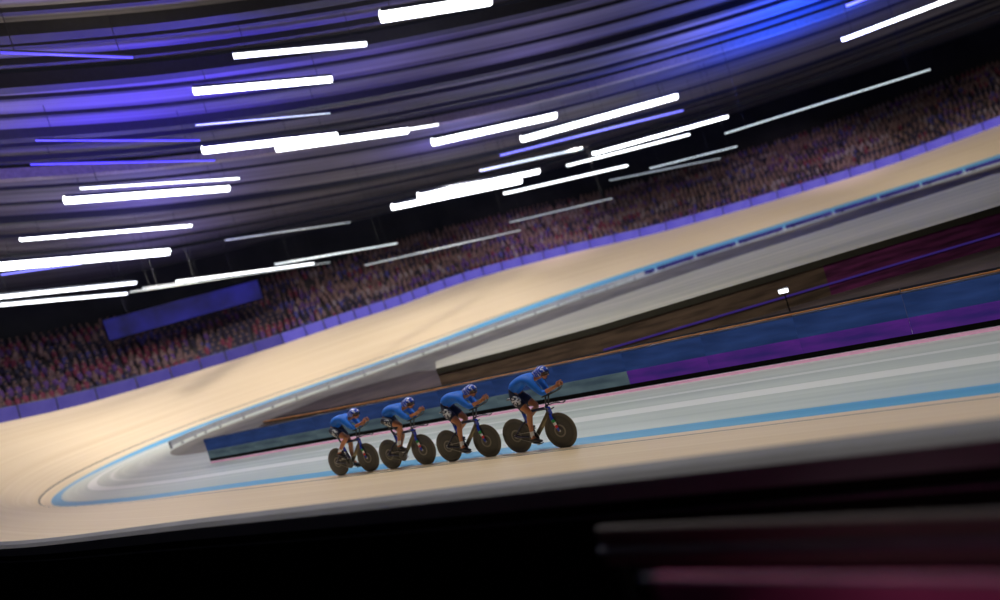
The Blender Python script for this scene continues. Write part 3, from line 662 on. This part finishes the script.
def rider(label, loc, rot, ang, group, head_turn=0.0, sag=0.0):
    o = thing('person', label, 'person', loc, rot, group)
    cd = crank_dir(ang); V3 = Vector
    hipz = 1.085
    N = {'pelvis': (V3((.165, 0, 1.165)), (.135, .115)), 'waist': (V3((.30, 0, 1.285)), (.125, .112)), 'ribs': (V3((.47, 0, 1.372 - sag)), (.145, .125)),
         'chest': (V3((.64, 0, 1.385 - sag)), (.155, .125)), 'neckb': (V3((.775, 0, 1.375 - sag)), (.075, .075)), 'neck': (V3((.85, 0, 1.38 - sag)), (.058, .060))}
    hs = V3((0, 0, -sag))
    H = {'skull': (V3((.905, 0, 1.415)) + hs, (.078, .088)), 'face': (V3((.955, 0, 1.40)) + hs, (.072, .085)), 'jaw': (V3((.955, 0, 1.335)) + hs, (.052, .045)), 'chin': (V3((.975, 0, 1.305)) + hs, (.03, .026)),
         'nose': (V3((1.045, 0, 1.385)) + hs, (.012, .014)), 'nosetip': (V3((1.062, 0, 1.365)) + hs, (.011, .011))}
    E_ = [('pelvis', 'waist'), ('waist', 'ribs'), ('ribs', 'chest'), ('chest', 'neckb'), ('neckb', 'neck'), ('neck', 'skull'), ('skull', 'face'), ('face', 'jaw'), ('jaw', 'chin'), ('face', 'nose'), ('nose', 'nosetip')]
    N.update(H)
    legs, arms = {}, {}
    for s, nm in ((-1, 'r'), (1, 'l')):
        sh = V3((.715, s * .165, 1.325 - sag)); el = V3((.885, s * .095, 1.065)); wr = V3((1.135, s * .056, 1.135)); pm = V3((1.205, s * .050, 1.172))
        N['sh' + nm] = (sh, (.072, .070)); N['ua' + nm] = (sh.lerp(el, .5) + V3((-.01, s * .012, 0)), (.056, .054)); N['el' + nm] = (el, (.045, .043))
        N['fa' + nm] = (el.lerp(wr, .35) + V3((0, 0, .006)), (.044, .042)); N['wr' + nm] = (wr, (.027, .031)); N['pm' + nm] = (pm, (.022, .038))
        E_ += [('chest', 'sh' + nm), ('sh' + nm, 'ua' + nm), ('ua' + nm, 'el' + nm), ('el' + nm, 'fa' + nm), ('fa' + nm, 'wr' + nm), ('wr' + nm, 'pm' + nm)]
        arms[nm] = (sh, el, wr, pm)
        dd = cd if s < 0 else -cd
        ped = BB + dd * CR + V3((0, s * .125, .012))
        tilt = .30 + .22 * (1 if dd.z > 0 else -.2) * abs(dd.z)          # toe a little down
        an = ped + V3((-.125 * math.cos(tilt), -s * .004, .075 + .125 * math.sin(tilt)))
        hp = V3((.190, s * .092, 1.115)); kn = two_bone(hp, an, .475, .478, V3((1, 0, .25)))
        N['hp' + nm] = (hp, (.112, .108)); N['th' + nm] = (hp.lerp(kn, .38) + V3((0, s * .012, 0)), (.100, .095)); N['tl' + nm] = (hp.lerp(kn, .75), (.078, .074)); N['kn' + nm] = (kn, (.062, .060))
        cv = kn.lerp(an, .33); back = V3((-.022, 0, -.004))
        N['cf' + nm] = (cv + back, (.060, .058)); N['sl' + nm] = (kn.lerp(an, .72) + back * .4, (.040, .040)); N['an' + nm] = (an, (.034, .036))
        N['ft' + nm] = (ped + V3((.0, 0, .052)), (.042, .028)); N['to' + nm] = (ped + V3((.075, 0, .036)), (.034, .020)); N['he' + nm] = (an + V3((-.045, 0, -.05)), (.030, .032))
        E_ += [('pelvis', 'hp' + nm), ('hp' + nm, 'th' + nm), ('th' + nm, 'tl' + nm), ('tl' + nm, 'kn' + nm), ('kn' + nm, 'cf' + nm), ('cf' + nm, 'sl' + nm), ('sl' + nm, 'an' + nm), ('an' + nm, 'ft' + nm), ('ft' + nm, 'to' + nm), ('an' + nm, 'he' + nm)]
        legs[nm] = (hp, kn, an, ped)
    parts = [skin(N, E_, 'pelvis', 2)]
    for s, nm in ((-1, 'r'), (1, 'l')):                   # four fingers curled round the upright tip of the extension and a thumb along it
        pm = arms[nm][3]
        for k in range(4):
            z = .026 - k * .0185; ln = (.92, 1.0, .95, .8)[k]
            f = {'a': (pm + V3((-.01, s * .010, z * .8)), .0105), 'b': (pm + V3((.040 * ln, s * .019, z + .004)), .0098), 'c': (pm + V3((.066 * ln, s * .002, z + .004)), .0092), 'd': (pm + V3((.058 * ln, -s * .018, z)), .0085), 'e': (pm + V3((.040 * ln, -s * .021, z - .002)), .0078)}
            parts.append(skin(f, [('a', 'b'), ('b', 'c'), ('c', 'd'), ('d', 'e')], 'a', 1))
        f = {'a': (pm + V3((-.03, -s * .012, .018)), .013), 'b': (pm + V3((.002, -s * .020, .044)), .0115), 'c': (pm + V3((.032, -s * .012, .058)), .0105), 'd': (pm + V3((.052, -s * .004, .062)), .009)}
        parts.append(skin(f, [('a', 'b'), ('b', 'c'), ('c', 'd')], 'a', 1))
    body = mesh_obj('body', parts, M['skin'], o)
    # jersey: torso and sleeves as one shell a little outside the body
    def grow(k, g): p, r = N[k]; r = r if isinstance(r, tuple) else (r, r); return (p, (r[0] + g, r[1] + g))
    J = {k: grow(k, .026 if k != 'waist' else .034) for k in ('pelvis', 'waist', 'ribs', 'chest')}; J['neckb'] = (N['neckb'][0] + V3((-.015, 0, 0)), (.092, .092)); JE = [('pelvis', 'waist'), ('waist', 'ribs'), ('ribs', 'chest'), ('chest', 'neckb')]
    for nm in 'rl':
        for k in ('sh', 'ua', 'el'): J[k + nm] = grow(k + nm, .022 if k == 'sh' else .015)
        sh, el, wr, pm = arms[nm]; J['cu' + nm] = (el.lerp(wr, .42), (.054, .052))
        JE += [('chest', 'sh' + nm), ('sh' + nm, 'ua' + nm), ('ua' + nm, 'el' + nm), ('el' + nm, 'cu' + nm)]
    jo = mesh_obj('jersey', [skin(J, JE, 'pelvis', 2)], M['jersey'], o)
    S = {'pelvis': (N['pelvis'][0] + V3((-.005, 0, -.012)), (.155, .130)), 'waistb': (V3((.265, 0, 1.25)), (.150, .132))}; SE = [('pelvis', 'waistb')]
    for nm in 'rl':
        for k in ('hp', 'th'): S[k + nm] = grow(k + nm, .020)
        hp, kn, an, ped = legs[nm]; S['hm' + nm] = (hp.lerp(kn, .76), (.092, .088))
        SE += [('pelvis', 'hp' + nm), ('hp' + nm, 'th' + nm), ('th' + nm, 'hm' + nm)]
    mesh_obj('shorts', [skin(S, SE, 'pelvis', 2)], M['shorts'], o)
    for s, nm in ((-1, 'r'), (1, 'l')):
        hp, kn, an, ped = legs[nm]
        mesh_obj('sock', [skin({'a': (kn.lerp(an, .66) + V3((-.010, 0, 0)), .047), 'b': (kn.lerp(an, .85), .043), 'c': (an + V3((0, 0, -.01)), .042)}, [('a', 'b'), ('b', 'c')], 'a', 2)], M['sock'], o)
        sn = {'a': (an + V3((-.012, 0, -.022)), (.042, .044)), 'h': (an + V3((-.050, 0, -.052)), (.036, .036)), 'm': (an.lerp(ped, .5) + V3((.0, 0, .022)), (.046, .040)), 'f': (ped + V3((.0, 0, .050)), (.048, .034)), 't': (ped + V3((.082, 0, .038)), (.038, .024))}
        so = mesh_obj('shoe', [skin(sn, [('a', 'h'), ('a', 'm'), ('m', 'f'), ('f', 't')], 'a', 2)], M['shoe'], o)
        bm = bmesh.new(); add_box(bm, ped + V3((-.02, 0, .012)), (.20, .07, .012), Quaternion((0, 1, 0), .10).to_matrix(), bev=.004); bm_obj('sole', bm, M['carbon'], so)
    # helmet: smooth shell with a short tail, opened over the face
    hc = V3((.918, 0, 1.43)) + hs
    bm = bmesh.new(); bmesh.ops.create_uvsphere(bm, u_segments=36, v_segments=24, radius=1.0)
    kill = []
    for v in bm.verts:
        x, y, z = v.co
        tail = max(0, -x); up_ = max(0, z)
        rx = .128 + .085 * tail ** 1.5
        nx, ny, nz = x * rx, y * (.103 - .035 * tail), z * (.115 - .01 * tail) - .03 * tail ** 2
        if z < 0: nz *= .82
        if x > 0 and z > -.2: nx *= 1.02
        v.co = (nx, ny, nz)
        if (nz < -.055) or (x > .45 and nz < .012) or (x > .2 and nz < -.03): kill.append(v)
    bmesh.ops.delete(bm, geom=kill, context='VERTS')
    bmesh.ops.solidify(bm, geom=bm.faces[:], thickness=-.006)
    he = bm_obj('helmet', bm, M['helmet'], o, True); he.location = hc; he.scale = (1.13, 1.06, 1.08)
    bm = bmesh.new(); g = [[None] * 15 for _ in range(6)]
    for i in range(6):
        for k in range(15):
            a = R(-72 + 144 * k / 14); z = .030 - i * .0165
            g[i][k] = bm.verts.new(((.137 - .004 * i) * math.cos(a), .105 * math.sin(a), z - .012 * (1 - math.cos(a)) * -1))
    for i in range(5):
        for k in range(14): bm.faces.new((g[i][k], g[i][k + 1], g[i + 1][k + 1], g[i + 1][k]))
    bmesh.ops.solidify(bm, geom=bm.faces[:], thickness=.002)
    bm_obj('visor', bm, M['visor'], he, True)
    bm = bmesh.new()
    for s in (-1, 1): add_tube(bm, [hc + V3((.03, s * .083, -.05)), V3((.955, s * .06, 1.325)) + hs, V3((.965, s * .02, 1.293)) + hs], .005, 6)
    bm_obj('chin_strap', bm, M['carbon'], he).location = -hc
    for s in (-1, 1):
        bm = bmesh.new(); bmesh.ops.create_uvsphere(bm, u_segments=14, v_segments=10, radius=.0135)
        e = bm_obj('eye', bm, M['eyewhite'], o, True); e.location = V3((1.020, s * .030, 1.408)) + hs
        bm = bmesh.new(); bmesh.ops.create_uvsphere(bm, u_segments=10, v_segments=8, radius=.0075)
        bm_obj('iris', bm, M['eye'], e, True).location = (.0085, 0, -.001)
        bm = bmesh.new(); bmesh.ops.create_uvsphere(bm, u_segments=12, v_segments=10, radius=1)
        bmesh.ops.scale(bm, vec=(.018, .008, .030), verts=bm.verts)
        bm_obj('ear', bm, M['skin'], o, True).location = V3((.925, s * .080, 1.385)) + hs
    bm = bmesh.new(); add_tube(bm, [V3((1.000, -.024, 1.333)) + hs, V3((1.012, 0, 1.334)) + hs, V3((1.000, .024, 1.333)) + hs], [.005, .008, .005], 8)
    bm_obj('mouth', bm, M['lip'], o, True)
    return o
SCALE = 1.12
TEAM = [  # front contact x, y, yaw, crank angle, words for the rider, words for the bike
 (21.74, -25.62, -.05, .85, 0, 'lead rider in blue jersey and helmet, alone in front at right, tucked over aero bars', 'foremost dark disc-wheel track bike, at right, green white red bands on its fork'),
 (19.86, -25.62, -.02, .95, .07, 'second rider in blue, close behind the lead bike, tucked low with hands forward', 'second disc-wheel track bike from the right, directly behind the lead bike'),
 (17.96, -25.60, 0, 2.2, .07, 'third rider in blue, between the second rider and the last one', 'third disc-wheel track bike from the right, second from the tail of the line'),
 (16.06, -25.60, .02, 3.6, .06, 'last rider in blue, leftmost of the four in the line', 'last disc-wheel track bike, leftmost of the line of four')]
for x, y, yw, an, sg, w1, w2 in TEAM:
    rot = (R(-4), 0, yw); org = Vector((x, y, .0)) - Vector((math.cos(yw), math.sin(yw), 0)) * .99 * SCALE
    for ob in (bike(w2, org, rot, an, 'team pursuit bikes'), rider(w1, org, rot, an, 'team pursuit riders', 0, sg)): ob.scale = (SCALE,) * 3

# ------------------------------------------------------------------ light
def spot(name, loc, tgt, power, size=100, blend=.6, c=(1, .97, .92), rad=.4):
    l = bpy.data.lights.new(name, 'SPOT'); l.energy = power; l.color = c; l.spot_size = R(size); l.spot_blend = blend; l.shadow_soft_size = rad
    o = bpy.data.objects.new(name, l); col.objects.link(o); o.location = loc
    o.rotation_euler = (Vector(tgt) - Vector(loc)).to_track_quat('-Z', 'Y').to_euler(); return o
def area(name, loc, tgt, power, sx, sy, c):
    l = bpy.data.lights.new(name, 'AREA'); l.energy = power; l.color = c; l.shape = 'RECTANGLE'; l.size = sx; l.size_y = sy
    o = bpy.data.objects.new(name, l); col.objects.link(o); o.location = loc
    o.rotation_euler = (Vector(tgt) - Vector(loc)).to_track_quat('-Z', 'Y').to_euler(); return o
for i, x in enumerate((36, 26, 16, 6)): spot('near_track_spot', (x, -24, 14.2), (x, -25.5, 0), (1500, 2200, 2600, 2600)[i], 110, .6, (1, .96, .88))
for i, (t, v, pw) in enumerate(((7.2, -4, 4200), (8.6, -6, 4200), (10, -7, 4200), (11.5, -7, 4200), (13, -7, 4200), (14.5, -7, 4200), (16, -7, 4600), (17.5, -7, 4600))):
    p = at(t, v); q_ = at(t, 2.5); spot('far_track_spot', (p.x, p.y, 13.2), q_, pw * 1.15, 105, 1.0, (1, .94, .84))
BL = (.075, .04, 1.0)
for (x, y, z, pw, c) in ((8, -20, 10.5, 1000, BL), (3, -22, 11, 800, BL), (12, -14, 11, 200, (.25, .2, 1)), (-8, -14, 10.5, 600, (.2, .16, 1)), (3, 4, 10.0, 480, (.22, .18, 1)),
                      (27, 13, 9.2, 4200, (.01, .07, 1)), (31, 6, 9.5, 900, (.02, .08, 1)), (21, 8, 10, 560, (.30, .30, 1)), (14, -4, 10.5, 180, (.35, .3, .9)), (3, -27.5, 11, 170, (.9, .8, .7)), (12, -27, 11, 170, (.9, .78, .66)), (17, -18, 11.5, 80, (.8, .75, .8)),
                      (-20, -8, 10, 500, (.3, .25, .8))):
    area('roof_uplight', (x, y, z), (x + .01, y, 16), pw, 2.5, 2.5, c)
spot('panel_fill_spot', (28.9, -37.6, 4.9), (28.15, -34.0, 2.2), 90, 24, 1.0, (1, .85, .85), .1)  # unseen spot added behind the camera to brighten the magenta panel
for x, y, tx, ty in ((22, -8, 21, -10), (32, 0, 30, -3), (10, -8, 9, -12)): spot('infield_spot', (x, y, 14), (tx, ty, 1), 1500, 100, .9)
for t in (13, 15.5, 18): p = at(t, 3); q_ = at(t, 12); spot('crowd_spot', (p.x, p.y, 14), q_ + Vector((0, 0, 2)), 1700, 90, .7, (.85, .68, 1))
wd = bpy.data.worlds.new('hall_dark'); sc.world = wd; wd.use_nodes = True
wd.node_tree.nodes['Background'].inputs[0].default_value = (.35, .35, .55, 1); wd.node_tree.nodes['Background'].inputs[1].default_value = .02

# ------------------------------------------------------------------ camera
cam = bpy.data.cameras.new('camera'); co = bpy.data.objects.new('camera', cam); col.objects.link(co); sc.camera = co
yaw, pit, rol, fpx = -.568, -.033, .307, 606.0
fw = Vector((math.sin(yaw) * math.cos(pit), math.cos(yaw) * math.cos(pit), math.sin(pit)))
rt = Vector((math.cos(yaw), -math.sin(yaw), 0)); up = rt.cross(fw)
r2 = rt * math.cos(rol) - up * math.sin(rol); u2 = rt * math.sin(rol) + up * math.cos(rol)
mx = Matrix((r2, u2, -fw)).transposed().to_4x4(); mx.translation = Vector((28.0, -36.1, 3.68)); co.matrix_world = mx
cam.sensor_width = 36; cam.lens = fpx / 1000 * 36; cam.clip_start = .05
cam.dof.use_dof = True; cam.dof.focus_distance = 12.2; cam.dof.aperture_fstop = .25
cam.clip_end = 400
sc.view_settings.view_transform = 'Standard'; sc.view_settings.look = 'None'
